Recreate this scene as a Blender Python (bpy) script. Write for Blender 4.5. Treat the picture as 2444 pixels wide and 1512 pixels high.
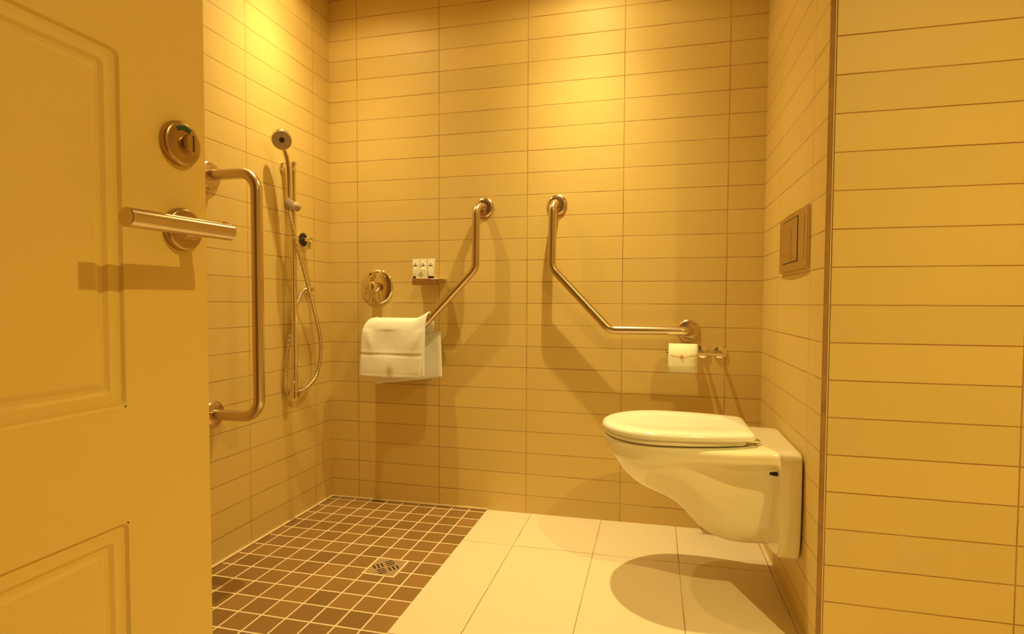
import bpy, bmesh, math, random
from mathutils import Vector, Matrix
random.seed(7)
for o in list(bpy.data.objects): bpy.data.objects.remove(o, do_unlink=True)
S = bpy.context.scene
COL = S.collection
PI = math.pi

# ------------------------------------------------------------------ camera
cd = bpy.data.cameras.new('camera'); cam = bpy.data.objects.new('camera', cd); COL.objects.link(cam)
M3 = Matrix(((0.97183880, -0.23528083, -0.01312551), (0.23559509, 0.97128294, 0.03323254), (0.00492961, -0.03538898, 0.99936146)))
right, fwd, up = M3.col[0].copy(), M3.col[1].copy(), M3.col[2].copy()
R = Matrix((right, up, -fwd)).transposed()
cam.matrix_world = Matrix.Translation((1.4738, -2.2323, 0.91716)) @ R.to_4x4()
cd.sensor_width = 36.0; cd.lens = 1281.99 / 2444 * 36
cd.shift_x = -29.72 / 2444; cd.shift_y = 12.52 / 2444
cd.clip_start = 0.02
S.camera = cam
# ------------------------------------------------------------------ colour management, world
S.view_settings.view_transform = 'Standard'; S.view_settings.look = 'None'
S.view_settings.gamma = 1.0; S.view_settings.use_curve_mapping = False
S.view_settings.exposure = 0.0
W = bpy.data.worlds.new('world'); S.world = W; W.use_nodes = True
W.node_tree.nodes['Background'].inputs[0].default_value = (1.0, 0.62, 0.22, 1)
W.node_tree.nodes['Background'].inputs[1].default_value = 0.12
# ------------------------------------------------------------------ lamps (recessed downlights in the ceiling)
LIGHT_COL = (1.0, 0.80, 0.33)
CEIL = 2.30
def downlight_lamp(name, x, y, power, expo, spill, radius=0.012, col=LIGHT_COL):
    ld = bpy.data.lights.new(name, 'POINT'); ld.energy = power; ld.color = col; ld.shadow_soft_size = radius
    ld.use_nodes = True; nt = ld.node_tree; em = nt.nodes['Emission']
    tc = nt.nodes.new('ShaderNodeTexCoord'); sep = nt.nodes.new('ShaderNodeSeparateXYZ')
    nt.links.new(tc.outputs['Normal'], sep.inputs[0])
    ab = nt.nodes.new('ShaderNodeMath'); ab.operation = 'ABSOLUTE'; nt.links.new(sep.outputs['Z'], ab.inputs[0])
    pw = nt.nodes.new('ShaderNodeMath'); pw.operation = 'POWER'; pw.inputs[1].default_value = expo
    nt.links.new(ab.outputs[0], pw.inputs[0])
    ad = nt.nodes.new('ShaderNodeMath'); ad.operation = 'ADD'; ad.inputs[1].default_value = spill
    nt.links.new(pw.outputs[0], ad.inputs[0])
    # beam cut-off of the recessed reflector
    mr = nt.nodes.new('ShaderNodeMapRange'); mr.interpolation_type = 'SMOOTHSTEP'
    mr.inputs['From Min'].default_value = 0.12; mr.inputs['From Max'].default_value = 0.50
    nt.links.new(ab.outputs[0], mr.inputs['Value'])
    ml = nt.nodes.new('ShaderNodeMath'); ml.operation = 'MULTIPLY'
    nt.links.new(ad.outputs[0], ml.inputs[0]); nt.links.new(mr.outputs[0], ml.inputs[1])
    nt.links.new(ml.outputs[0], em.inputs['Strength'])
    lo = bpy.data.objects.new(name, ld); COL.objects.link(lo); lo.location = (x, y, CEIL - 0.022)
    return lo
LAMPS = [(0.235, -0.43, 81, 7.5, 0.055), (1.20, -0.355, 120, 7.5, 0.055), (2.30, -1.78, 160, 3.5, 0.02)]
for i, (x, y, pwr, ex, sp) in enumerate(LAMPS):
    downlight_lamp('downlight_lamp', x, y, pwr, ex, sp, col=LIGHT_COL if i < 2 else (1.0, 0.78, 0.25))

# ------------------------------------------------------------------ helpers
def tag(o, label, cat, group=None):
    o['label'] = label; o['category'] = cat
    if group: o['group'] = group
    return o
def thing(name, label, cat, loc, group=None):
    o = bpy.data.objects.new(name, None); COL.objects.link(o); o.location = loc; o.empty_display_size = 0.05
    return tag(o, label, cat, group)
def mesh_obj(name, verts, faces, mat, parent=None, smooth=True, bevel=0.0, seg=2, sub=0, auto=35):
    me = bpy.data.meshes.new(name); me.from_pydata([tuple(v) for v in verts], [], faces); me.update()
    return finish(name, me, mat, parent, smooth, bevel, seg, sub, auto)
def finish(name, me, mat, parent=None, smooth=True, bevel=0.0, seg=2, sub=0, auto=35):
    bm = bmesh.new(); bm.from_mesh(me); bmesh.ops.recalc_face_normals(bm, faces=bm.faces)
    if smooth:
        for f in bm.faces: f.smooth = True
        for e in bm.edges:
            if len(e.link_faces) == 2 and e.calc_face_angle(0) > math.radians(auto): e.smooth = False
    bm.to_mesh(me); bm.free()
    o = bpy.data.objects.new(name, me); COL.objects.link(o)
    if mat: me.materials.append(mat)
    if bevel > 0:
        m = o.modifiers.new('bevel', 'BEVEL'); m.width = bevel; m.segments = seg; m.limit_method = 'ANGLE'; m.angle_limit = math.radians(30)
        m.harden_normals = False
    if sub: m = o.modifiers.new('sub', 'SUBSURF'); m.levels = sub; m.render_levels = sub
    if parent is not None:
        o.parent = parent; o.matrix_parent_inverse = Matrix.Translation(-parent_world(parent))
    return o
def parent_world(p):
    v = Vector(p.location)
    # parents that are themselves children keep their mesh in world space at the origin
    return v if p.parent is None else Vector((0, 0, 0)) + (Vector(p.location))
class B:
    def __init__(s): s.v = []; s.f = []
    def add(s, vs, fs):
        n = len(s.v); s.v += [Vector(v) for v in vs]; s.f += [tuple(i + n for i in f) for f in fs]; return s
    def box(s, a, b):
        x0, y0, z0 = a; x1, y1, z1 = b
        vs = [(x0,y0,z0),(x1,y0,z0),(x1,y1,z0),(x0,y1,z0),(x0,y0,z1),(x1,y0,z1),(x1,y1,z1),(x0,y1,z1)]
        return s.add(vs, [(0,3,2,1),(4,5,6,7),(0,1,5,4),(1,2,6,5),(2,3,7,6),(3,0,4,7)])
    def lathe(s, prof, o, axis, n=40, caps=True):
        """prof: list of (radius, distance along axis)"""
        axis = Vector(axis).normalized(); t = Vector((0,0,1)) if abs(axis.z) < .9 else Vector((1,0,0))
        u = axis.cross(t).normalized(); w = axis.cross(u).normalized(); o = Vector(o)
        vs = []; fs = []
        for r, h in prof:
            for k in range(n):
                a = 2*PI*k/n; vs.append(o + axis*h + (u*math.cos(a) + w*math.sin(a))*r)
        for i in range(len(prof)-1):
            for k in range(n):
                k2 = (k+1) % n; fs.append((i*n+k, i*n+k2, (i+1)*n+k2, (i+1)*n+k))
        if caps:
            fs.append(tuple(range(n-1, -1, -1))); fs.append(tuple((len(prof)-1)*n+k for k in range(n)))
        return s.add(vs, fs)
    def tube(s, pts, r, n=20, caps=True, rfun=None):
        pts = [Vector(p) for p in pts]; m = len(pts)
        tang = []
        for i in range(m):
            a = pts[max(0, i-1)]; b = pts[min(m-1, i+1)]; tang.append((b-a).normalized())
        t0 = tang[0]; ref = Vector((0,0,1)) if abs(t0.z) < .9 else Vector((1,0,0))
        u = t0.cross(ref).normalized(); vs = []; fs = []
        for i in range(m):
            if i: 
                q = tang[i-1].rotation_difference(tang[i]); u = q @ u
            u = (u - tang[i]*u.dot(tang[i])).normalized(); w = tang[i].cross(u)
            rr = r if rfun is None else rfun(i, m)
            for k in range(n):
                a = 2*PI*k/n; vs.append(pts[i] + (u*math.cos(a) + w*math.sin(a))*rr)
        for i in range(m-1):
            for k in range(n):
                k2 = (k+1) % n; fs.append((i*n+k, i*n+k2, (i+1)*n+k2, (i+1)*n+k))
        if caps: fs.append(tuple(range(n-1, -1, -1))); fs.append(tuple((m-1)*n+k for k in range(n)))
        return s.add(vs, fs)
    def out(s, name, mat, parent=None, **k): return mesh_obj(name, s.v, s.f, mat, parent, **k)
def round_path(pts, rads, seg=10):
    """polyline with filleted corners"""
    pts = [Vector(p) for p in pts]; out = [pts[0]]
    for i in range(1, len(pts)-1):
        p = pts[i]; a = (pts[i-1]-p).normalized(); b = (pts[i+1]-p).normalized(); r = rads[i-1]
        ang = a.angle(b); d = r/math.tan(ang/2)
        A = p + a*d; Bp = p + b*d; c = p + (a+b).normalized()*(r/math.sin(ang/2))
        va = A-c; vb = Bp-c; th = va.angle(vb)
        for k in range(seg+1):
            t = k/seg; out.append(c + (va*math.sin((1-t)*th) + vb*math.sin(t*th))/math.sin(th))
    out.append(pts[-1]); return out
def catmull(pts, n=10):
    P = [Vector(p) for p in pts]; P = [P[0]*2-P[1]] + P + [P[-1]*2-P[-2]]; out = []
    for i in range(1, len(P)-2):
        for k in range(n):
            t = k/n; a, b, c, d = P[i-1:i+3]
            out.append(0.5*((2*b) + (c-a)*t + (2*a-5*b+4*c-d)*t*t + (3*b-a-3*c+d)*t**3))
    out.append(P[-2]); return out

# ------------------------------------------------------------------ materials
def newmat(name):
    m = bpy.data.materials.new(name); m.use_nodes = True; nt = m.node_tree
    return m, nt, nt.nodes['Principled BSDF']
def simple(name, col, rough=.5, metal=0, coat=0, spec=.5, bump=None, sss=0, var=None):
    m, nt, p = newmat(name)
    p.inputs['Base Color'].default_value = (*col, 1); p.inputs['Roughness'].default_value = rough
    p.inputs['Metallic'].default_value = metal; p.inputs['Coat Weight'].default_value = coat; p.inputs['Coat Roughness'].default_value = .05
    p.inputs['Specular IOR Level'].default_value = spec
    if sss: p.inputs['Subsurface Weight'].default_value = sss; p.inputs['Subsurface Radius'].default_value = (.01, .006, .003)
    tc = nt.nodes.new('ShaderNodeTexCoord')
    if bump:
        sc, st, dist = bump[:3]
        no = nt.nodes.new('ShaderNodeTexNoise'); no.inputs['Scale'].default_value = sc; no.inputs['Detail'].default_value = 4
        mp = nt.nodes.new('ShaderNodeMapping'); 
        if len(bump) > 3: mp.inputs['Scale'].default_value = bump[3]
        nt.links.new(tc.outputs['Object'], mp.inputs[0]); nt.links.new(mp.outputs[0], no.inputs['Vector'])
        b = nt.nodes.new('ShaderNodeBump'); b.inputs['Strength'].default_value = st; b.inputs['Distance'].default_value = dist
        nt.links.new(no.outputs['Fac'], b.inputs['Height']); nt.links.new(b.outputs[0], p.inputs['Normal'])
    if var:
        sc, amt = var
        no = nt.nodes.new('ShaderNodeTexNoise'); no.inputs['Scale'].default_value = sc; no.inputs['Detail'].default_value = 3
        nt.links.new(tc.outputs['Object'], no.inputs['Vector'])
        mx = nt.nodes.new('ShaderNodeMix'); mx.data_type = 'RGBA'
        mx.inputs[6].default_value = tuple(c*(1-amt) for c in col) + (1,); mx.inputs[7].default_value = tuple(min(1, c*(1+amt)) for c in col) + (1,)
        nt.links.new(no.outputs['Fac'], mx.inputs[0]); nt.links.new(mx.outputs[2], p.inputs['Base Color'])
    return m
def MN(nt, op, a, b=None, clamp=False):
    n = nt.nodes.new('ShaderNodeMath'); n.operation = op; n.use_clamp = clamp
    for i, x in enumerate((a, b)):
        if x is None: continue
        if isinstance(x, (int, float)): n.inputs[i].default_value = x
        else: nt.links.new(x, n.inputs[i])
    return n.outputs[0]
def tile_mat(name, ua, uo, uw, va, vo, vw, grout, col, gcol, rough=.5, var=.03, seedoff=0.0, vgrout=None, bumpd=.0012, mott=.03, gvar=.5, extra_u=None):
    """ua/va: 0,1,2 world axis of each tile direction; uo/vo: where a joint lies; uw/vw: module; grout widths in metres"""
    m, nt, p = newmat(name); L = nt.links
    tc = nt.nodes.new('ShaderNodeTexCoord'); sep = nt.nodes.new('ShaderNodeSeparateXYZ'); L.new(tc.outputs['Object'], sep.inputs[0])
    wob = nt.nodes.new('ShaderNodeTexNoise'); wob.inputs['Scale'].default_value = 9; wob.inputs['Detail'].default_value = 2; L.new(tc.outputs['Object'], wob.inputs['Vector'])
    wobv = MN(nt, 'MULTIPLY', MN(nt, 'SUBTRACT', wob.outputs['Fac'], .5), .0016)
    def joint(ax, o, w, g):
        c = sep.outputs[ax]
        c = MN(nt, 'ADD', c, wobv)
        s = MN(nt, 'DIVIDE', MN(nt, 'SUBTRACT', c, o), w)
        fl = MN(nt, 'FLOOR', s); fr = MN(nt, 'SUBTRACT', s, fl)
        d = MN(nt, 'MULTIPLY', MN(nt, 'SUBTRACT', .5, MN(nt, 'ABSOLUTE', MN(nt, 'SUBTRACT', fr, .5))), w)
        mr = nt.nodes.new('ShaderNodeMapRange'); mr.interpolation_type = 'SMOOTHSTEP'
        mr.inputs['From Min'].default_value = g*.36; mr.inputs['From Max'].default_value = g*.64
        mr.inputs['To Min'].default_value = 1; mr.inputs['To Max'].default_value = 0
        L.new(d, mr.inputs['Value']); return fl, mr.outputs[0]
    fu, mu = joint(ua, uo, uw, vgrout or grout); fv, mv = joint(va, vo, vw, grout)
    mask = MN(nt, 'MAXIMUM', mu, mv)
    if extra_u is not None:
        ax, pos, g = extra_u
        d = MN(nt, 'ABSOLUTE', MN(nt, 'SUBTRACT', sep.outputs[ax], pos)); mask = MN(nt, 'MAXIMUM', mask, MN(nt, 'LESS_THAN', d, g))
    # broken strength of the joints
    bn = nt.nodes.new('ShaderNodeTexNoise'); bn.inputs['Scale'].default_value = 5.5; bn.inputs['Detail'].default_value = 3
    L.new(tc.outputs['Object'], bn.inputs['Vector'])
    br = nt.nodes.new('ShaderNodeMapRange'); br.inputs['From Min'].default_value = .36; br.inputs['From Max'].default_value = .62
    br.inputs['To Min'].default_value = 1-gvar; br.inputs['To Max'].default_value = 1; L.new(bn.outputs['Fac'], br.inputs['Value'])
    cm = MN(nt, 'MULTIPLY', mask, br.outputs[0])
    cmb = nt.nodes.new('ShaderNodeCombineXYZ'); L.new(fu, cmb.inputs[0]); L.new(fv, cmb.inputs[1]); cmb.inputs[2].default_value = seedoff
    wn = nt.nodes.new('ShaderNodeTexWhiteNoise'); wn.noise_dimensions = '3D'; L.new(cmb.outputs[0], wn.inputs['Vector'])
    ns = nt.nodes.new('ShaderNodeTexNoise'); ns.inputs['Scale'].default_value = 4; ns.inputs['Detail'].default_value = 4; L.new(tc.outputs['Object'], ns.inputs['Vector'])
    f1 = MN(nt, 'ADD', 1-var, MN(nt, 'MULTIPLY', wn.outputs['Value'], 2*var))
    f2 = MN(nt, 'ADD', 1-mott, MN(nt, 'MULTIPLY', ns.outputs['Fac'], 2*mott))
    fac = MN(nt, 'MULTIPLY', f1, f2)
    sc = nt.nodes.new('ShaderNodeVectorMath'); sc.operation = 'SCALE'; sc.inputs[0].default_value = col; L.new(fac, sc.inputs['Scale'])
    mx = nt.nodes.new('ShaderNodeMix'); mx.data_type = 'RGBA'; L.new(cm, mx.inputs[0]); L.new(sc.outputs[0], mx.inputs[6]); mx.inputs[7].default_value = (*gcol, 1)
    L.new(mx.outputs[2], p.inputs['Base Color'])
    rg = MN(nt, 'ADD', rough, MN(nt, 'MULTIPLY', mask, .9-rough)); L.new(rg, p.inputs['Roughness'])
    hn = MN(nt, 'ADD', MN(nt, 'SUBTRACT', 1, mask), MN(nt, 'MULTIPLY', ns.outputs['Fac'], .25))
    bp = nt.nodes.new('ShaderNodeBump'); bp.inputs['Strength'].default_value = .6; bp.inputs['Distance'].default_value = bumpd
    L.new(hn, bp.inputs['Height']); L.new(bp.outputs[0], p.inputs['Normal'])
    return m
TILE = (0.74, 0.545, 0.200); GR = (0.40, 0.20, 0.06)
ZO = 0.9578*0.092; TW = 0.4009; TH = 0.092
m_back = tile_mat('wall_tiles_back', 0, 0.1417, TW, 2, ZO, TH, .0030, TILE, GR, seedoff=1, vgrout=.0030)
m_left = tile_mat('wall_tiles_left', 1, -0.5253, TW, 2, ZO, TH, .0028, TILE, GR, seedoff=2, vgrout=.0022)
m_right = tile_mat('wall_tiles_right', 1, -0.2410, TW, 2, ZO, TH, .0028, TILE, GR, seedoff=3, vgrout=.0020)
m_front = tile_mat('wall_tiles_front', 0, 2.2908, TW, 2, ZO, TH, .0030, TILE, GR, seedoff=4, vgrout=.0030, gvar=.25)
m_floor = tile_mat('floor_tiles', 0, 0.9687, 0.2992, 1, -0.3135, 0.5984, .0030, (0.83, 0.71, 0.53), (0.42, 0.26, 0.10), rough=.45, seedoff=5, var=.012, mott=.02, extra_u=(0, 1.865, .0013))
m_mosaic = tile_mat('mosaic_tiles', 0, 0.0464, 0.0804, 1, -0.0303, 0.0804, .0052, (0.29, 0.155, 0.050), (0.92, 0.74, 0.52), rough=.42, seedoff=6, var=.16, mott=.12, gvar=.12, bumpd=.0008)
m_paint = simple('painted_white', (.56, .42, .20), .6, bump=(60, .1, .001))
m_ceil = simple('ceiling_paint', (.80, .64, .34), .7)
m_door = simple('door_paint', (.78, .56, .175), .5, bump=(25, .05, .001))
m_edge = simple('raw_tile_edge', (.38, .20, .06), .8, bump=(80, .5, .002), var=(30, .35))
m_caulk = simple('cream_sealant', (.85, .70, .45), .5)
m_steel = simple('brushed_steel', (.66, .53, .36), .27, 1, bump=(400, .08, .0004, (1, 1, .05)))
m_lock = simple('steel_dark_reflection', (.50, .34, .18), .3, 1)  # plain steel, base colour darkened to stand in for the unlit hall it reflects
m_grate = simple('grate_metal', (.50, .34, .20), .5, .4)
m_steel2 = simple('satin_steel', (.66, .52, .38), .22, 1)
m_chrome = simple('chrome', (.82, .74, .62), .07, 1)
m_dark = simple('dark_recess', (.02, .01, .005), .6)
m_ceram = simple('ceramic', (.93, .86, .64), .09, 0, coat=.5, spec=.6)
m_seat = simple('seat_plastic', (.94, .91, .80), .16, spec=.5)
m_towel = simple('terry_cloth', (.97, .95, .93), .95, spec=.1, bump=(420, .8, .003), sss=0)
m_paper = simple('toilet_paper', (.92, .88, .68), .95, spec=.1, bump=(140, .25, .001))
m_seal = simple('round_sticker', (.72, .30, .14), .5)
m_pack = simple('white_packaging', (.90, .86, .76), .4)
m_cap = simple('black_cap', (.03, .015, .01), .35)
m_print = simple('dark_print', (.12, .09, .05), .6)
m_green = simple('green_indicator', (.004, .07, .035), .35)
m_greyp = simple('grey_plastic', (.42, .33, .25), .3)
m_spray = simple('spray_face', (.44, .33, .22), .35, bump=(300, .4, .002))
m_hose = simple('metal_hose', (.72, .60, .44), .25, 1)
m_glow = None

def structure(o): o['kind'] = 'structure'; return o
# ------------------------------------------------------------------ room shell
XR = 1.880; YB = 0.0; YN = -0.7817; XRR = 3.30; YF = -2.52; TK = .12
def panel(name, a, b, mat, parent=None): 
    return B().box(a, b).out(name, mat, parent, smooth=False)
wall_back = structure(panel('wall_back', (-TK, 0, -.05), (XR+TK, TK, CEIL+.02), m_back))
wall_left = structure(panel('wall_left', (-TK, YF, -.05), (0, 0, CEIL+.02), m_left))
wall_right = structure(panel('wall_right', (XR, YN+.012, -.05), (XR+TK, 0, CEIL+.02), m_right))
# the wall that faces the doorway, beside the toilet alcove
wall_front = structure(panel('wall_front', (XR+.011, YN, -.05), (XRR+TK, YN+TK, CEIL+.02), m_front))
wall_far = structure(panel('wall_far_right', (XRR, YF, -.05), (XRR+TK, YN, CEIL+.02), m_paint))
b = B()
b.box((-TK, YF-TK, -.05), (.86, YF, CEIL+.02)); b.box((1.72, YF-TK, -.05), (XRR+TK, YF, CEIL+.02)); b.box((.86, YF-TK, 2.10), (1.72, YF, CEIL+.02))
structure(b.out('wall_doorway', m_paint, smooth=False))
ceiling = structure(panel('ceiling', (-TK, YF-TK, CEIL), (XRR+TK, TK, CEIL+.08), m_ceil))
# floor: rises very slightly to the right, as laid
def fz(x): return 0.010168*x
XM = 0.770
def slab(name, x0, x1, y0, y1, mat, parent=None, dz=0.0):
    vs = []
    for x in (x0, x1):
        for y in (y0, y1):
            vs += [(x, y, fz(x)+dz), (x, y, -.06)]
    f = [(0,4,6,2),(1,3,7,5),(0,1,5,4),(2,6,7,3),(0,2,3,1),(4,5,7,6)]
    return mesh_obj(name, vs, f, mat, parent, smooth=False)
floor = structure(slab('floor', XM, XRR, YF-TK, 0.0, m_floor))
mos = slab('shower_mosaic', 0, XM, YF-TK, 0.0, m_mosaic, floor, dz=-.001)
mos['label'] = 'brown square mosaic tiles with cream grout'
# tiny cove of sealant around the shower floor
b = B().tube([(0.003, YF, .003), (0.003, -.003, .003), (XM, -.003, fz(XM)+.003)], .0045, 8)
structure(b.out('trim_1', m_caulk))
# raw tile edge of the nib, a dark vertical strip
b = B().box((XR-.002, YN+.004, 0.02), (XR+.0078, YN+.012, CEIL))
trim2 = structure(b.out('trim_2', m_edge, bevel=.001))
B().box((XR+.0078, YN+.003, 0.02), (XR+.0110, YN+.012, CEIL)).out('sealant_line', m_caulk, trim2, smooth=False)
# light cove line at the back left corner under the ceiling
# ------------------------------------------------------------------ recessed downlight fittings
for (x, y, lab) in ((LAMPS[0][0], LAMPS[0][1], 'round recessed ceiling downlight above the shower corner'),
                    (LAMPS[1][0], LAMPS[1][1], 'round recessed ceiling downlight above the toilet'),
                    (LAMPS[2][0], LAMPS[2][1], 'round recessed ceiling downlight between doorway and tiled wall')):
    t = thing('ceiling_downlight', lab, 'downlight', (x, y, CEIL), 'recessed ceiling downlights')
    B().lathe([(.036, 0), (.047, 0), (.047, -.003), (.040, -.006), (.034, -.003), (.034, .0)], (x, y, CEIL), (0, 0, 1), 40, False).out('trim_ring', m_steel2, t)

# ------------------------------------------------------------------ toilet
TY = -0.458
def outline(x, rear=.165):
    """half width of the seat / rim plan at x"""
    x0 = 1.312; xm = 1.50; 
    if x <= xm:
        t = max(0., min(1., (xm-x)/(xm-x0))); return .182*math.sqrt(max(0., 1-t*t))
    t = (x-xm)/(1.775-xm); return .182 - (.182-rear)*t**2
toilet = thing('wall_hung_toilet', 'cream white wall-hung toilet with closed lid fixed to the right tiled wall', 'toilet', (XR, TY, .03))
# pan: loft of cross sections along x
prof_zb = [(1.318, .478), (1.332, .462), (1.358, .425), (1.379, .393), (1.415, .362), (1.457, .338), (1.502, .322), (1.536, .305), (1.561, .286), (1.586, .258), (1.616, .226), (1.655, .198), (1.703, .186), (1.74, .182), (1.81, .186), (1.88, .188)]
def lerp_tab(tab, x):
    if x <= tab[0][0]: return tab[0][1]
    for (a, va), (c, vc) in zip(tab, tab[1:]):
        if x <= c: return va + (vc-va)*(x-a)/(c-a)
    return tab[-1][1]
def sm(a, c, x): t = max(0., min(1., (x-a)/(c-a))); return t*t*(3-2*t)
def pan_section(x):
    zt = .500 + .006*sm(1.70, 1.80, x); zb = lerp_tab(prof_zb, x)
    rim = outline(min(x, 1.62), .182)*.965 if x < 1.62 else .176 + .002*sm(1.62, 1.8, x)
    D = zt-zb
    plate = sm(1.811, 1.824, x)
    body = min(rim*.97, .165 - .045*sm(1.5, 1.78, x))
    low = body*(.80 - .10*sm(1.40, 1.55, x) + .06*sm(1.6, 1.8, x))
    bot = low*(.62)
    slab = .040 if D > .07 else D*.55
    k = sm(1.40, 1.66, x)                  # how clearly the deck overhangs the bowl
    w1 = rim - (rim-body)*(.25 + .75*k)
    pts = [(0, zt), (rim*.55, zt), (rim-.012 if rim > .03 else rim*.7, zt), (rim, zt-min(.008, D*.15)), (rim, zt-slab*.8), (rim-.004*k, zt-slab),
           (w1, zt-slab-.012*(1 if D > .07 else .2)), (body*.985, zt-D*.30 if D > .1 else zt-D*.6), (body*.94, zt-D*.48 if D > .1 else zt-D*.7), (low, zt-D*.70 if D > .1 else zt-D*.8),
           (low*.86, zt-D*.86), (bot, zt-D*.965), (bot*.5, zb), (0, zb)]
    pw = .177; pb = .192
    pl = [(0, zt), (pw*.55, zt), (pw-.014, zt), (pw, zt-.010), (pw, zt-.045), (pw, zt-.075), (pw, zt-.11), (pw, zt-.15), (pw-.001, zt-.19), (pw-.003, zt-.23), (pw-.006, zt-.27), (pw-.022, pb), (pw*.5, pb), (0, pb)]
    return [(a[0]*(1-plate)+c[0]*plate, a[1]*(1-plate)+c[1]*plate) for a, c in zip(pts, pl)]
xs = [1.3165, 1.319, 1.324, 1.332, 1.345, 1.36, 1.38, 1.40, 1.425, 1.45, 1.48, 1.51, 1.54, 1.565, 1.59, 1.615, 1.64, 1.67, 1.70, 1.73, 1.76, 1.785, 1.800, 1.810, 1.814, 1.8175, 1.821, 1.825, 1.832, 1.845, 1.86, 1.873, 1.8785]
vs = []; fs = []; nring = None
for x in xs:
    h = pan_section(x)
    if x > 1.87: h = [(a*(.985 if x > 1.875 else .996), z-(.004 if x > 1.875 else .001)*(1 if z > .45 else -1)) for a, z in h]
    ring = [(x, TY-a, z) for a, z in h] + [(x, TY+a, z) for a, z in h[-2:0:-1]]
    nring = len(ring); vs += ring
for i in range(len(xs)-1):
    for k in range(nring):
        k2 = (k+1) % nring; fs.append((i*nring+k, i*nring+k2, (i+1)*nring+k2, (i+1)*nring+k))
fs.append(tuple(range(nring))); fs.append(tuple((len(xs)-1)*nring+k for k in range(nring-1, -1, -1)))
mesh_obj('pan', vs, fs, m_ceram, toilet, sub=2, auto=180)
def plan_loop(off, z, n=64, xr=1.766, rear=.142, dx=0):
    """seat shaped plan outline, inset by off"""
    pts = []
    xm = 1.50; a = (xm-1.312)-off; w = .182-off
    front = []
    for k in range(n//2+1):
        th = PI/2 + PI*k/(n//2); front.append((xm + a*math.cos(th), TY + w*math.sin(th)))
    # front goes from +y side through the tip to -y side
    xr2 = xr-off; wr = rear-off; rc = .030
    side = []
    for k in range(1, 9):
        t = k/9; x = xm + (xr2-rc-xm)*t; side.append((x, TY - (w - (w-wr)*t**2)))
    corner = [(xr2-rc + rc*math.sin(j*PI/12), TY - (wr-rc + rc*math.cos(j*PI/12))) for j in range(0, 7)]
    near = side + corner
    far = [(x, 2*TY-y) for x, y in reversed(near)]
    pts = front + near + far
    return [(x, y + .014*(x-1.312)/.45, z) for x, y in pts]
def loft(loops, cap0=True, cap1=True):
    n = len(loops[0]); v = [p for l in loops for p in l]; f = []
    for i in range(len(loops)-1):
        for k in range(n):
            k2 = (k+1) % n; f.append((i*n+k, i*n+k2, (i+1)*n+k2, (i+1)*n+k))
    if cap0: f.append(tuple(range(n)))
    if cap1: f.append(tuple((len(loops)-1)*n+k for k in range(n-1, -1, -1)))
    return v, f
v, f = loft([plan_loop(.020, .5035, xr=1.748), plan_loop(.008, .5040, xr=1.748), plan_loop(.005, .507, xr=1.748), plan_loop(.005, .516, xr=1.748), plan_loop(.010, .5195, xr=1.748)])
mesh_obj('seat', v, f, m_seat, toilet, auto=60)
v, f = loft([plan_loop(.010, .5195), plan_loop(.001, .5200), plan_loop(-.001, .523), plan_loop(0, .532), plan_loop(.004, .5375), plan_loop(.011, .5405), plan_loop(.020, .5420), plan_loop(.045, .5427), plan_loop(.058, .5418)] + [[(1.54 + (x-1.54)*q, TY+.007 + (y-TY-.007)*q, z) for x, y, _ in plan_loop(.058, 0)] for q, z in ((.86, .5402), (.72, .5392), (.5, .5388), (.25, .5388), (.05, .5388))])
mesh_obj('lid', v, f, m_seat, toilet, auto=60)
for yy in (TY-.092, TY+.108):
    b = B().lathe([(.0085, 0), (.0095, .002), (.0095, .005), (.005, .007), (.005, .016)], (1.772, yy, .5055), (0, 0, 1), 20)
    b.box((1.745, yy-.010, .512), (1.780, yy+.010, .5185))
    hg = b.out('hinge', m_chrome, toilet, bevel=.001); hg['label'] = 'chrome hinge'
b = B().lathe([(.011, 0), (.011, .006), (.006, .006), (.006, .022), (.0045, .022), (.0045, .030)], (1.826, TY-.152, .440), (-1, 0, 0), 12)
fx = b.out('fixing_bolt', m_dark, toilet); fx['label'] = 'dark fixing bolt'
b = B().lathe([(.016, 0), (.016, .006), (.010, .010)], (1.832, TY-.152, .438), (-1, 0, 0), 20)
b.out('bolt_sleeve', m_seat, toilet)

# ------------------------------------------------------------------ flush plate
fp = thing('flush_plate', 'square-edged dull metal dual flush plate on the right tiled wall', 'flush plate', (XR, -.435, 1.10))
y0, y1, z0, z1 = -.634, -.308, 1.016, 1.189
nseg = 12; vs = []; fs = []
def bulge(t): return .009 + .006*math.sin(PI*t)
for i in range(nseg+1):
    t = i/nseg; y = y0 + (y1-y0)*t; d = bulge(t)
    vs += [(XR+.002, y, z0), (XR-d, y, z0+.002), (XR-d, y, z1-.002), (XR+.002, y, z1)]
for i in range(nseg):
    a = i*4; c = a+4
    fs += [(a, a+1, c+1, c), (a+1, a+2, c+2, c+1), (a+2, a+3, c+3, c+2), (a+3, a, c, c+3)]
fs += [(0, 1, 2, 3), tuple(nseg*4+k for k in (3, 2, 1, 0))]
mesh_obj('cover', vs, fs, m_steel2, fp, auto=40, bevel=.0015)
def curved_strip(name, ya, yb, za, zb, d, mat, parent, n=8):
    vs = []; fs = []
    for i in range(n+1):
        y = ya + (yb-ya)*i/n; t = (y-y0)/(y1-y0); x = XR - bulge(t)
        vs += [(x+.001, y, za), (x-d, y, za), (x-d, y, zb), (x+.001, y, zb)]
    for i in range(n):
        a = i*4; c = a+4; fs += [(a, a+1, c+1, c), (a+1, a+2, c+2, c+1), (a+2, a+3, c+3, c+2), (a+3, a, c, c+3)]
    fs += [(0, 1, 2, 3), tuple(n*4+k for k in (3, 2, 1, 0))]
    return mesh_obj(name, vs, fs, mat, parent, auto=40)
curved_strip('large_button', -.5545, -.381, 1.0435, 1.1685, .0016, m_steel2, fp)
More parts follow.
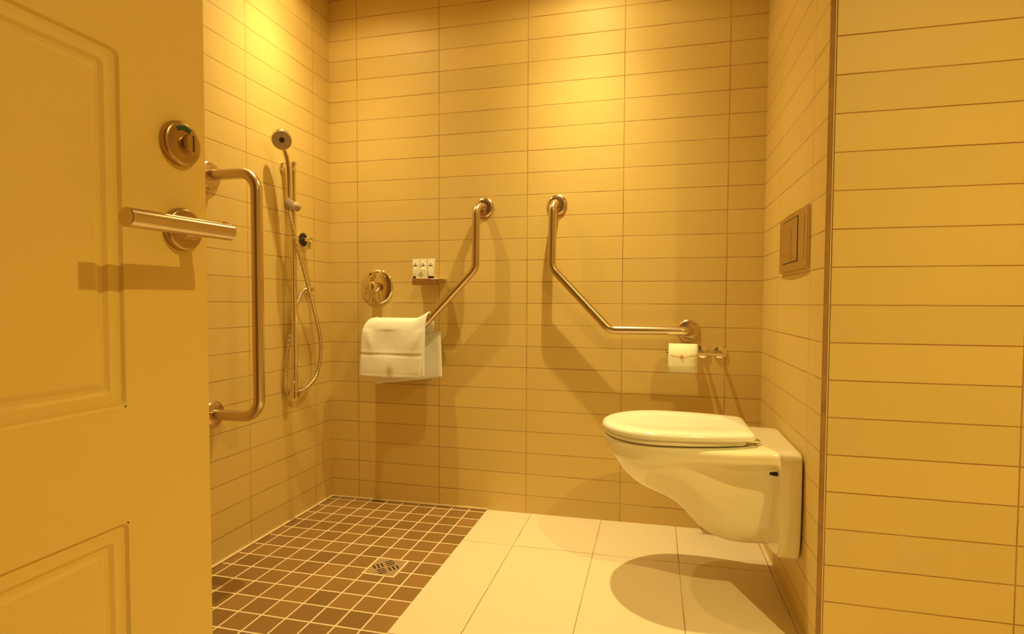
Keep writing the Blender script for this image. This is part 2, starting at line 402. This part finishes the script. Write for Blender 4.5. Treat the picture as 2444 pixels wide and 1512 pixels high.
curved_strip('small_button', -.612, -.5590, 1.0435, 1.1685, .0006, m_steel2, fp)
curved_strip('button_gap', -.5588, -.5548, 1.0435, 1.1685, .0012, m_dark, fp)
curved_strip('button_gap', -.4935, -.4920, 1.0435, 1.1400, .0020, m_edge, fp)
curved_strip('button_gap', -.557, -.381, 1.1687, 1.1712, .0008, m_dark, fp)
curved_strip('button_gap', -.557, -.381, 1.0408, 1.0433, .0008, m_dark, fp)

# ------------------------------------------------------------------ grab rails
def flange_prof(r): return [(r, 0), (r, .004), (r-.003, .008), (r-.010, .011), (.022, .0125), (.0165, .0125)]
def flange(name, o, ax, parent, r=.043):
    return B().lathe(flange_prof(r), o, ax, 48).out(name, m_steel2, parent)
SO = .070; RB = .0165
g1 = thing('grab_rail', 'angled steel grab rail with the towel hung over its lower part', 'grab rail', (.735, 0, 1.06), 'angled grab rails on the back wall')
p = round_path([(.752, -.008, 1.329), (.738, -SO, 1.329), (.736, -SO, 1.063), (.492, -SO, .8125), (.238, -SO, .8125), (.238, -.008, .8125)], [.040, .060, .060, .040])
B().tube(p, RB, 28).out('rail', m_steel, g1)
flange('flange', (.752, 0, 1.329), (0, -1, 0), g1); flange('flange', (.238, 0, .8125), (0, -1, 0), g1)
g2 = thing('grab_rail', 'angled steel grab rail above the toilet with its lower end over the paper roll', 'grab rail', (1.065, 0, 1.06), 'angled grab rails on the back wall')
p = round_path([(1.071, -.008, 1.329), (1.066, -SO, 1.329), (1.063, -SO, 1.063), (1.300, -SO, .8125), (1.606, -SO, .8125), (1.606, -.008, .8125)], [.040, .060, .060, .030])
B().tube(p, RB, 28).out('rail', m_steel, g2)
flange('flange', (1.072, 0, 1.329), (0, -1, 0), g2); flange('flange', (1.606, 0, .8125), (0, -1, 0), g2)
g3 = thing('grab_rail', 'deep U-shaped vertical steel grab rail on the left wall behind the door edge', 'grab rail', (0, -.70, .94))
p = round_path([(.008, -.700, 1.345), (.188, -.700, 1.345), (.188, -.700, .530), (.008, -.700, .530)], [.062, .062], 14)
B().tube(p, .0182, 28).out('rail', m_steel, g3)
flange('flange', (0, -.700, 1.345), (1, 0, 0), g3, .046); flange('flange', (0, -.700, .530), (1, 0, 0), g3, .046)

# ------------------------------------------------------------------ shower set on the left wall
RY = -.3265; RX = .048
sr = thing('shower_riser_rail', 'slim chrome riser rail with bracket holding the hand shower on the left wall', 'shower rail', (0, RY, 1.0))
B().tube([(RX, RY, .548), (RX, RY, 1.478)], .0110, 24).out('rail', m_chrome, sr)
b = B().tube(round_path([(.004, RY, 1.462), (RX, RY, 1.462), (RX, RY, 1.440)], [.012], 6), .0125, 20)
b.lathe([(.020, 0), (.020, .004), (.014, .009)], (0, RY, 1.462), (1, 0, 0), 32)
b.lathe([(.0140, 0), (.0135, .008), (.007, .014)], (RX, RY, 1.470), (0, 0, 1), 20)
b.out('upper_bracket', m_chrome, sr)
b = B().box((.030, RY-.012, .529), (RX+.015, RY+.012, .553)); b.box((.004, RY-.007, .5475), (.031, RY+.007, .5525)); b.box((.0, RY-.012, .529), (.004, RY+.012, .553)); b.lathe([(.015, 0), (.015, .030)], (RX, RY, .524), (0, 0, 1), 24)
b.out('lower_bracket', m_chrome, sr, bevel=.004, seg=3)
HX = .060; HY = -.369
b = B().tube([(RX+.004, RY+.002, 1.302), (.054, RY-.014, 1.301), (.057, HY+.018, 1.300)], .012, 20)
b.lathe([(.0140, -.014), (.0165, -.014), (.018, -.010), (.018, .018), (.0165, .022), (.0140, .022), (.0140, -.014)], (HX, HY, 1.298), (0, -.04, 1), 24, False)
b.lathe([(.017, 0), (.019, .004), (.019, .030), (.016, .036)], (RX-.003, RY-.014, 1.303), (.35, .9, 0.02), 28)
sl = b.out('slider', m_greyp, sr); sl['label'] = 'grey plastic slider with round knob'
hs = thing('hand_shower', 'small round chrome hand shower head standing in the riser rail slider', 'shower head', (HX, HY, 1.40))
hp = catmull([(.060, -.3685, 1.326), (.061, -.370, 1.365), (.062, -.373, 1.425), (.060, -.378, 1.475), (.055, -.386, 1.507), (.050, -.396, 1.530)], 6)
hd_c = Vector((.056, -.405, 1.5465)); hd_n = Vector((.68, -.62, -.32)).normalized()
B().tube(hp, .011, 20, rfun=lambda i, m: .0132 - .0052*(i/(m-1))**1.5 + .003*max(0, (i/(m-1)-.8)/.2)).out('handle', m_chrome, hs)
B().lathe([(.006, -.020), (.020, -.017), (.033, -.009), (.0385, 0), (.0385, .006), (.036, .009)], hd_c, hd_n, 44).out('head', m_chrome, hs)
sf = B().lathe([(.0362, .0085), (.034, .011), (.014, .0125)], hd_c, hd_n, 44).out('spray_face', m_spray, hs); sf['label'] = 'pale nozzled spray face'
B().lathe([(.010, .0125), (.0095, .015)], hd_c, hd_n, 24).out('spray_centre', m_dark, hs)
B().lathe([(.0115, 0), (.0128, .004), (.0128, .030), (.0115, .034)], (.060, -.369, 1.293), (0, -.04, 1), 24).out('grip_collar', m_greyp, hs)
# hose: one corrugated piece from handset down round the loop and up behind the rail
hpts = catmull([(.060, -.3685, 1.291), (.062, -.3685, 1.265), (.070, -.353, 1.183), (.070, -.291, 1.043), (.064, -.226, .904), (.056, -.172, .780), (.054, -.162, .690), (.052, -.190, .602), (.051, -.236, .566), (.044, -.268, .550), (.032, -.296, .5405), (.0215, -.313, .537), (.0175, -.333, .540), (.016, -.345, .572), (.016, -.343, .63), (.018, -.328, .745), (.022, -.300, .855), (.028, -.276, .925), (.036, -.254, .962), (.036, -.2335, .972)], 26)
nh = len(hpts)
hose = B().tube(hpts, .0072, 14, rfun=lambda i, m: .0074 + (.0008 if i % 4 < 2 else -.0007)).out('shower_hose', m_hose, auto=80)
tag(hose, 'corrugated metal shower hose hanging in a long loop beside the riser rail', 'shower hose')
t = thing('hose_outlet', 'small chrome wall elbow feeding the shower hose low beside the riser rail', 'water outlet', (0, -.178, .972))
B().lathe([(.022, 0), (.022, .003), (.016, .007), (.010, .008)], (0, -.178, .972), (1, 0, 0), 32).out('escutcheon', m_chrome, t)
b = B().tube(round_path([(.004, -.178, .972), (.036, -.178, .972), (.036, -.226, .972)], [.014], 8), .0098, 20)
b.lathe([(.0115, 0), (.0115, .014)], (.036, -.216, .972), (0, -1, 0), 8); b.out('elbow', m_chrome, t, auto=30)
t = thing('stop_valve', 'dark-centred round valve rose with chrome knob above the hose outlet', 'valve', (0, -.2045, 1.184))
B().lathe([(.035, 0), (.035, .003), (.031, .005), (.029, .004)], (0, -.2045, 1.184), (1, 0, 0), 40).out('rose', m_chrome, t)
B().lathe([(.0285, .003), (.028, .0048)], (0, -.2045, 1.184), (1, 0, 0), 40).out('recess', m_dark, t)
b = B().lathe([(.010, .004), (.010, .030), (.014, .032), (.014, .046), (.010, .050)], (0, -.2045, 1.184), (1, 0, 0), 24)
b.lathe([(.007, 0), (.007, .030), (.009, .032), (.009, .040)], (.036, -.2045, 1.184), (0, -.05, -1), 18); b.out('knob', m_chrome, t)

# ------------------------------------------------------------------ mixer on the back wall
t = thing('shower_mixer', 'large round chrome shower mixer plate with lever on the back wall', 'shower mixer', (.239, 0, .987))
B().lathe([(.080, 0), (.080, .002), (.078, .0045), (.070, .008), (.050, .0115), (.026, .0135)], (.239, 0, .987), (0, -1, 0), 72).out('plate', m_chrome, t)
B().lathe([(.024, .012), (.024, .030), (.0225, .033), (.0225, .060), (.020, .066), (.012, .069)], (.239, 0, .987), (0, -1, 0), 40).out('hub', m_chrome, t)
B().tube([(.239, -.052, .980), (.238, -.058, .955), (.237, -.068, .912)], .0075, 16, rfun=lambda i, m: (.0085, .0078, .0068)[i]).out('lever', m_chrome, t)

# ------------------------------------------------------------------ shelf and toiletries
SX0, SX1, SY, SZ = .448, .578, -.075, 1.021
t = thing('soap_shelf', 'small folded metal soap shelf on the back wall beside the mixer', 'shelf', (.525, 0, SZ))
b = B(); zt, zb2 = SZ, SZ-.0025
def holed(b, x0, x1, ya, yb, holes):
    xs_ = sorted(set([x0, x1] + [h[0] for h in holes] + [h[1] for h in holes])); ys_ = sorted(set([ya, yb] + [h[2] for h in holes] + [h[3] for h in holes]))
    for i in range(len(xs_)-1):
        for j in range(len(ys_)-1):
            cx, cy = (xs_[i]+xs_[i+1])/2, (ys_[j]+ys_[j+1])/2
            if any(h[0] < cx < h[1] and h[2] < cy < h[3] for h in holes): continue
            b.box((xs_[i], ys_[j], zb2), (xs_[i+1], ys_[j+1], zt))
holed(b, SX0, SX1, SY, 0, [(.491, .500, -.032, -.021), (.487, .496, -.060, -.049)])
b.out('tray', m_steel2, t, smooth=False)
B().box((SX0, SY-.0025, SZ-.029), (SX1, SY, SZ)).out('front_lip', m_steel2, t, bevel=.0008)
for x in (SX0+.012, SX1-.014):
    B().lathe([(.005, 0), (.005, .002), (.003, .003)], (x, SY-.0025, SZ-.015), (0, -1, 0), 16).out('lip_screw', m_steel2, t)
def amenity_tube(x, y, label, w=.017, lean=0.0):
    t = thing('toiletry_tube', label, 'toiletry', (x, y, SZ), 'toiletry tubes on the soap shelf')
    B().lathe([(.0115, 0), (.0125, .001), (.0125, .011), (.0115, .012)], (x, y, SZ), (0, 0, 1), 24).out('cap', m_cap, t)
    n = 28; loops = []
    for z, a, c in ((.0115, .0130, .0122), (.014, .0138, .0125), (.04, .0150, .0105), (.065, .0168, .0050), (.078, .0178, .0018), (.0885, .0182, .0010)):
        loops.append([(x + a*math.cos(2*PI*k/n) + lean*z, y + c*math.sin(2*PI*k/n), SZ+z) for k in range(n)])
    v, f = loft(loops); mesh_obj('tube_body', v, f, m_pack, t, auto=50)
    # small printed mark and text lines on the front
    b = B(); yy = y-.0073
    for (zz, ww, hh) in ((.0655, .0030, .0035), (.0590, .0100, .0006), (.0565, .0060, .0006)):
        if hh > .002:
            b.add([(x-ww, yy+.0012, SZ+zz), (x, yy, SZ+zz-hh), (x+ww, yy+.0012, SZ+zz), (x, yy+.002, SZ+zz+hh), (x, yy+.004, SZ+zz)], [(0, 1, 2), (0, 2, 3), (0, 4, 1), (1, 4, 2), (2, 4, 3), (3, 4, 0)])
        else: b.box((x-ww, yy-.0012, SZ+zz), (x+ww, yy+.003, SZ+zz+hh))
    b.out('print', m_print, t, smooth=False)
    return t
amenity_tube(.4550, -.050, 'white toiletry tube with black cap, leftmost of three on the soap shelf')
amenity_tube(.4905, -.050, 'white toiletry tube on the soap shelf, middle one behind the small box')
amenity_tube(.5260, -.050, 'white toiletry tube with black cap, rightmost of three on the soap shelf', lean=.02)
t = thing('soap_box', 'small white soap box standing in front of the tubes on the shelf', 'soap', (.489, -.070, SZ))
B().box((.4640, -.0735, SZ), (.5140, -.0650, SZ+.043)).out('carton', m_pack, t, bevel=.0015)
b = B().lathe([(.0030, 0), (.0030, .0006)], (.489, -.0735, SZ+.026), (0, -1, 0), 12)
for zz, ww in ((.018, .012), (.0145, .014), (.0095, .008)): b.box((.489-ww, -.0740, SZ+zz), (.489+ww, -.0734, SZ+zz+.0007))
b.out('print', m_print, t, smooth=False)

# ------------------------------------------------------------------ towel
def towel():
    tw = thing('bath_towel', 'folded cream terry towel hanging over the left grab rail', 'towel', (.38, -SO, .8125))
    # cross-section path in (y, z): front hem -> up -> over rail -> down the back
    def sheet(name, x0f, x1f, path, thick, nx=44, wav=.004, seed=0, hang=None):
        path = [Vector((0, a, c)) for a, c in path]; path = catmull(path, 6); n = len(path)
        vs = []; fs = []
        nrm = []
        for i in range(n):
            a = path[max(0, i-1)]; c = path[min(n-1, i+1)]; d = (c-a).normalized(); nrm.append(Vector((0, -d.z, d.y)))
        rnd = random.Random(seed); ph = [rnd.uniform(0, 6.28) for _ in range(6)]
        for side in (1, -1):
            for i in range(n):
                s = i/(n-1); xa = x0f(s); xb = x1f(s)
                for j in range(nx+1):
                    u = j/nx; x = xa + (xb-xa)*u
                    edge = 1 - max(0, abs(2*u-1)-.90)/.10
                    th = thick*.5*(.25+.75*math.sqrt(max(0, 1-(1-edge)**2)))
                    P = Vector((x, path[i].y, path[i].z)) + nrm[i]*side*th
                    P.y += wav*(math.sin(u*7+ph[0])*.6 + math.sin(u*13+s*5+ph[1])*.3)*hang(s)
                    P.z += .003*math.sin(u*5+ph[2])*hang(s)
                    if hang2: P = hang2(name, P, u, s)
                    vs.append(P)
        m = nx+1; off = n*m
        for i in range(n-1):
            for j in range(nx):
                fs.append((i*m+j, i*m+j+1, (i+1)*m+j+1, (i+1)*m+j)); fs.append((off+i*m+j, off+(i+1)*m+j, off+(i+1)*m+j+1, off+i*m+j+1))
        for j in range(nx):
            fs.append((j, off+j, off+j+1, j+1)); k = (n-1)*m; fs.append((k+j, k+j+1, off+k+j+1, off+k+j))
        for i in range(n-1):
            fs.append((i*m, (i+1)*m, off+(i+1)*m, off+i*m)); fs.append((i*m+nx, off+i*m+nx, off+(i+1)*m+nx, (i+1)*m+nx))
        o = mesh_obj(name, vs, fs, m_towel, tw, sub=1, auto=180)
        return o
    def hang2(name, P, u, s):
        # right hand top corner rides up the sloping part of the rail
        top = math.exp(-((P.z-.835)/.05)**2)
        lift = max(0., (u-.78)/.22)**1.3
        P.z += .036*lift*top
        rl = max(0., (.13-u)/.13)**2
        P.z -= .022*rl*math.exp(-((P.z-.84)/.03)**2)
        # shallow hollow in the middle of the front face, with folds running down from the corners
        if name == 'towel_front' and P.z < .80:
            P.y += .010*math.exp(-((u-.42)/.17)**2)*math.exp(-((P.z-.74)/.06)**2)
            P.y -= .006*math.exp(-((u-(.10+.9*(.80-P.z)))/.06)**2)*math.exp(-((P.z-.76)/.05)**2)
            P.y -= .006*math.exp(-((u-(.93-1.1*(.80-P.z)))/.06)**2)*math.exp(-((P.z-.76)/.05)**2)
            P.y += .010*math.exp(-((u-.50)/.05)**2)*math.exp(-((P.z-.60)/.03)**2)
            # woven band
            for zb_ in (.692,): P.y += .0035*math.exp(-((P.z-zb_)/.0045)**2)
            P.y -= .002*math.exp(-((P.z-.700)/.004)**2) 
            P.y -= .0015*math.exp(-((P.z-.600)/.004)**2)
        return P
    globals()['hang2'] = hang2
    f = [(-.124, .596), (-.126, .62), (-.125, .66), (-.123, .70), (-.120, .75), (-.112, .80), (-.098, .832), (-SO, .843), (-.046, .832), (-.034, .80), (-.030, .74), (-.030, .70)]
    sheet('towel_front', lambda s: .219 + .010*math.sin(s*3), lambda s: .507 + .026*min(1, s*1.7), f, .016, hang=lambda s: 1-min(1, s*1.8), seed=3)
    g = [(-.100, .600), (-.103, .640), (-.102, .70), (-.098, .76), (-.093, .795)]
    sheet('inner_fold', lambda s: .229, lambda s: .519, g, .014, hang=lambda s: 1-s, seed=5)
    h = [(-.052, .548), (-.050, .64), (-.048, .70), (-.046, .745), (-.044, .785)]
    o = sheet('towel_back', lambda s: .250, lambda s: .578 - .010*s, h, .014, hang=lambda s: 0.6, seed=8)
    for v in o.data.vertices:
        if v.co.z < .66: v.co.z += (.66-v.co.z)/.08*((v.co.x-.25)/.33)*.034
    return tw
hang2 = None
towel()

# ------------------------------------------------------------------ paper holder and roll
RZ = .7285; RYY = -.088
t = thing('toilet_roll_holder', 'chrome toilet roll holder with two round wall roses on the back wall', 'toilet roll holder', (1.69, 0, RZ))
for x in (1.661, 1.727):
    B().lathe([(.0265, 0), (.0265, .004), (.024, .008), (.010, .010)], (x, 0, RZ), (0, -1, 0), 36).out('rose', m_chrome, t)
    B().tube([(x, -.006, RZ), (x, RYY, RZ)], .0062, 16).out('arm', m_chrome, t)
B().tube([(1.5215, RYY, RZ), (1.733, RYY, RZ)], .0058, 18).out('bar', m_chrome, t)
B().lathe([(.0075, 0), (.009, .002), (.009, .006), (.0075, .008)], (1.5175, RYY, RZ), (1, 0, 0), 18).out('end_stop', m_chrome, t)
t = thing('toilet_roll', 'full toilet paper roll with folded point and small round seal', 'toilet roll', (1.58, RYY, .71))
cx, cz, rr = RYY, .7171, .0465
n = 56; vs = []; fs = []
for x in (1.529, 1.6335):
    for r in (rr, .0175):
        for k in range(n):
            a = 2*PI*k/n; vs.append((x, cx + r*math.cos(a), cz + r*math.sin(a)))
for k in range(n):
    k2 = (k+1) % n
    fs += [(k, k2, 2*n+k2, 2*n+k), (n+k, 3*n+k, 3*n+k2, n+k2), (k, n+k, n+k2, k2), (2*n+k, 2*n+k2, 3*n+k2, 3*n+k)]
mesh_obj('roll', vs, fs, m_paper, t, auto=40, bevel=.001)
# hanging folded sheet over the front
path = []
for k in range(12):
    a = PI*.5 + (PI*.45)*k/11; path.append((cx + (rr+.0012)*math.cos(a), cz + (rr+.0012)*math.sin(a)))
path += [(cx-rr-.0012, cz-.010), (cx-rr-.0015, cz-.03), (cx-rr-.0022, cz-.057)]
vs = []; fs = []; xa, xb = 1.5285, 1.634
for i, (yy, zz) in enumerate(path):
    for j in range(9):
        u = j/8; dz = 0
        if i == len(path)-1: dz = -.001*u
        sh = .0015*math.sin(u*3.1)*(i/len(path)); vs.append((xa + (xb-xa)*u - .003*(i/len(path)), yy - sh, zz+dz))
for i in range(len(path)-1):
    for j in range(8): fs.append((i*9+j, i*9+j+1, (i+1)*9+j+1, (i+1)*9+j))
o = mesh_obj('loose_sheet', vs, fs, m_paper, t); sd = o.modifiers.new('s', 'SOLIDIFY'); sd.thickness = .0008; sd.offset = 0
yfold = cx-rr-.0035
vs = [(1.6325, yfold+.0008, cz+.020), (1.576, yfold-.0006, cz+.002), (1.5315, yfold+.0008, cz+.012), (1.6325, yfold+.001, cz+.0192), (1.576, yfold, cz+.0008), (1.5315, yfold+.001, cz+.0112)]
mesh_obj('folded_edge', vs, [(0, 1, 4, 3), (1, 2, 5, 4)], m_paper, t, smooth=False).modifiers.new('s', 'SOLIDIFY').thickness = .0008
sl = B().lathe([(.0062, 0), (.0062, .0006)], (1.5755, yfold-.0008, cz+.001), (0, -1, 0), 24).out('round_seal', m_seal, t); sl['label'] = 'orange red round sticker'

# ------------------------------------------------------------------ drain
dc = Vector((.585, -.574, fz(.585)-.001)); dh = .060
t = thing('floor_drain', 'square metal floor drain with diagonal slots set in the brown mosaic', 'drain', (dc.x, dc.y, dc.z))
b = B()
for (a, c) in (((-dh, -dh), (dh, -dh+.0065)), ((-dh, dh-.0065), (dh, dh)), ((-dh, -dh+.0065), (-dh+.0065, dh-.0065)), ((dh-.0065, -dh+.0065), (dh, dh-.0065))):
    b.box((dc.x+a[0], dc.y+a[1], dc.z-.01), (dc.x+c[0], dc.y+c[1], dc.z+.0022))
fr = b.out('grout_frame', m_caulk, t, smooth=False)
B().box((dc.x-dh+.006, dc.y-dh+.006, dc.z-.01), (dc.x+dh-.006, dc.y+dh-.006, dc.z+.0015)).out('grate_plate', m_grate, t, smooth=False)
def slot(cx_, cy_, ang, ln, w=.0054):
    d = Vector((math.cos(ang), math.sin(ang), 0)); nn = Vector((-d.y, d.x, 0)); c = Vector((cx_, cy_, dc.z+.0016))
    vs = []
    for s_, e_ in ((-1, -1), (1, -1), (1, 1), (-1, 1)):
        vs.append(c + d*s_*ln/2 + nn*e_*w/2)
    vs += [v_ + Vector((0, 0, .0004)) for v_ in vs]
    B().add(vs, [(0, 1, 2, 3), (4, 5, 6, 7), (0, 1, 5, 4), (1, 2, 6, 5), (2, 3, 7, 6), (3, 0, 4, 7)]).out('slot', m_dark, t, smooth=False)
for q, (ox, oy, ang) in enumerate(((-1, 0, -PI/4), (1, 0, -PI/4), (0, 1, PI/4), (0, -1, PI/4))):
    nrm_ = Vector((-math.sin(ang), math.cos(ang)))
    for k in (-1, 0, 1):
        cx_ = dc.x + ox*.0290 + nrm_.x*k*.0135; cy_ = dc.y + oy*.0290 + nrm_.y*k*.0135
        slot(cx_, cy_, ang, .031 if k == 0 else .026)

# ------------------------------------------------------------------ door leaf, open at right angles
DX = .900; DY1 = -1.640; DY0 = YF+.035; DZ0 = .015; DZ1 = 2.085
door = structure(B().box((DX-.040, DY0, DZ0), (DX-.0085, DY1, DZ1)).out('door_1', m_door, smooth=False))
def door_face():
    b = B(); ya, yb = -1.756, DY0+.118
    panels = [(.10, .669), (.799, 1.1915), (1.335, 1.97)]
    loops_off = [(0, 0), (.0025, -.0035), (.009, -.0022), (.0165, -.0016), (.0205, -.0045), (.024, -.0045), (.030, -.0012)]
    def rect(o, d, z0, z1, n=6, r=.008):
        y0_, y1_, a, c = yb+o, ya-o, z0+o, z1-o; rr_ = max(.0015, r-o*.2); P = []
        for (cy_, cz_, st) in ((y1_-rr_, c-rr_, 0), (y0_+rr_, c-rr_, 1), (y0_+rr_, a+rr_, 2), (y1_-rr_, a+rr_, 3)):
            for k in range(n+1):
                th = (st + k/n)*PI/2; P.append((DX+d, cy_ + rr_*math.cos(th), cz_ + rr_*math.sin(th)))
        return P
    for (z0, z1) in panels:
        L = [rect(o, d, z0, z1) for o, d in loops_off]
        v, f = loft(L, False, True); b.add(v, f)
        # corner fill between the rounded outer loop and its square
        n = 6; sq = [(ya, z1), (yb, z1), (yb, z0), (ya, z0)]
        for c_ in range(4):
            arc = L[0][c_*(n+1):(c_+1)*(n+1)]
            b.add([(DX, *sq[c_])] + arc, [tuple([0] + list(range(1, n+2)))])
    zs = [DZ0] + [z for p_ in panels for z in p_] + [DZ1]
    b.add([(DX, DY1-.0015, DZ0), (DX, DY1-.0015, DZ1), (DX, ya, DZ1), (DX, ya, DZ0)], [(0, 1, 2, 3)])
    b.add([(DX, yb, DZ0), (DX, yb, DZ1), (DX, DY0, DZ1), (DX, DY0, DZ0)], [(0, 1, 2, 3)])
    for i in range(0, len(zs), 2):
        b.add([(DX, ya, zs[i]), (DX, ya, zs[i+1]), (DX, yb, zs[i+1]), (DX, yb, zs[i])], [(0, 1, 2, 3)])
    # lipping along the edges so the face has real thickness
    b.add([(DX, DY1-.0015, DZ0), (DX, DY1-.0015, DZ1), (DX-.0015, DY1, DZ1), (DX-.0015, DY1, DZ0), (DX-.009, DY1, DZ1), (DX-.009, DY1, DZ0)], [(0, 1, 2, 3), (3, 2, 4, 5)])
    b.add([(DX, DY1-.0015, DZ1), (DX, DY0, DZ1), (DX-.009, DY0, DZ1), (DX-.009, DY1, DZ1)], [(0, 1, 2, 3)])
    b.add([(DX, DY1-.0015, DZ0), (DX, DY0, DZ0), (DX-.009, DY0, DZ0), (DX-.009, DY1, DZ0)], [(3, 2, 1, 0)])
    me = bpy.data.meshes.new('moulded_face'); me.from_pydata([tuple(v) for v in b.v], [], b.f)
    bm = bmesh.new(); bm.from_mesh(me); bmesh.ops.remove_doubles(bm, verts=bm.verts, dist=.00002); bm.to_mesh(me); bm.free()
    return finish('moulded_face', me, m_door, door, auto=12)
door_face()
# frame of the doorway, behind the camera
b = B(); b.box((.86, YF-TK, 0), (.90-.045, YF+.01, 2.12)); b.box((1.68, YF-TK, 0.0), (1.74, YF+.01, 2.12)); b.box((.82, YF-TK, 2.09), (1.74, YF+.01, 2.14))
structure(b.out('door_2', m_door, smooth=False))
# lock
LY, LZ = -1.682, 1.1115
def rose_prof(r): return [(r, 0), (r+.0002, .002), (r, .006), (r-.0018, .0085), (r-.004, .0095)]
rs = B().lathe(rose_prof(.0268), (DX, LY, LZ), (1, 0, 0), 64).out('lock_rose', m_lock, door); rs['label'] = 'round steel privacy lock rose'
b = B(); n = 14; vs = []; ro, ri = .0205, .0155
for k in range(n+1):
    a = math.radians(62 + 62*k/n) ; 
    for r in (ro, ri):
        for d in (.0094, .0101): vs.append((DX+d, LY + r*math.cos(a)*1.0, LZ + r*math.sin(a)))
fs = []
for k in range(n):
    a = k*4; c = a+4; fs += [(a+1, a+3, c+3, c+1), (a, c, c+2, a+2), (a, a+1, c+1, c), (a+2, c+2, c+3, a+3)]
fs += [(0, 2, 3, 1), (n*4, n*4+1, n*4+3, n*4+2)]
g = mesh_obj('vacant_indicator', vs, fs, m_green, rs); g['label'] = 'green curved indicator window'
b = B(); n = 24; vs = []
for d, r in ((.009, .0118), (.0165, .0118), (.0175, .0110)):
    for k in range(n+1):
        a = math.radians(90 + 180*k/n) if True else 0
        vs.append((DX+d, LY + r*math.cos(a) + .0065, LZ + r*math.sin(a)))
m_ = n+1; fs = []
for i in range(2):
    for k in range(n): fs.append((i*m_+k, i*m_+k+1, (i+1)*m_+k+1, (i+1)*m_+k))
    fs.append((i*m_, (i+1)*m_, (i+1)*m_+n, i*m_+n))
fs.append(tuple(2*m_+k for k in range(m_))); fs.append(tuple(range(m_-1, -1, -1)))
mesh_obj('turn_snib', vs, fs, m_lock, rs, auto=40)
B().box((DX+.0170, LY+.0050, LZ-.0100), (DX+.0180, LY+.0062, LZ+.0100)).out('snib_edge', m_dark, rs, smooth=False)
# lever
VY, VZ = -1.6805, 1.0065
rs = B().lathe(rose_prof(.0262), (DX, VY, VZ), (1, 0, 0), 64).out('lever_rose', m_lock, door); rs['label'] = 'round steel rose behind the lever'
b = B().lathe([(.0135, 0), (.0135, .010)], (DX+.009, VY, VZ), (1, 0, 0), 32)
b.lathe([(.0095, 0), (.0095, .054)], (DX+.008, VY+.004, VZ-.001), (1, 0, 0), 32)
b.out('lever_neck', m_steel2, rs)
lv = B().lathe([(.0092, 0), (.0100, .0008), (.0100, .1352), (.0092, .136)], (DX+.060, VY+.014, VZ-.0035), (0, -1, -.012), 48).out('lever_handle', m_steel, door); lv['label'] = 'straight round steel lever'
# latch plate on the leading edge
b = B().box((DX-.032, DY1, .93), (DX-.010, DY1+.0015, 1.16)); b.box((DX-.027, DY1, .998), (DX-.014, DY1+.008, 1.014))
b.out('latch_plate', m_steel2, door, bevel=.0005)
for z in (1.03, 1.012, .95): B().lathe([(.003, 0), (.002, .0012)], (DX-.012, DY1+.001, z), (0, 1, 0), 12).out('plate_screw', m_dark, door)
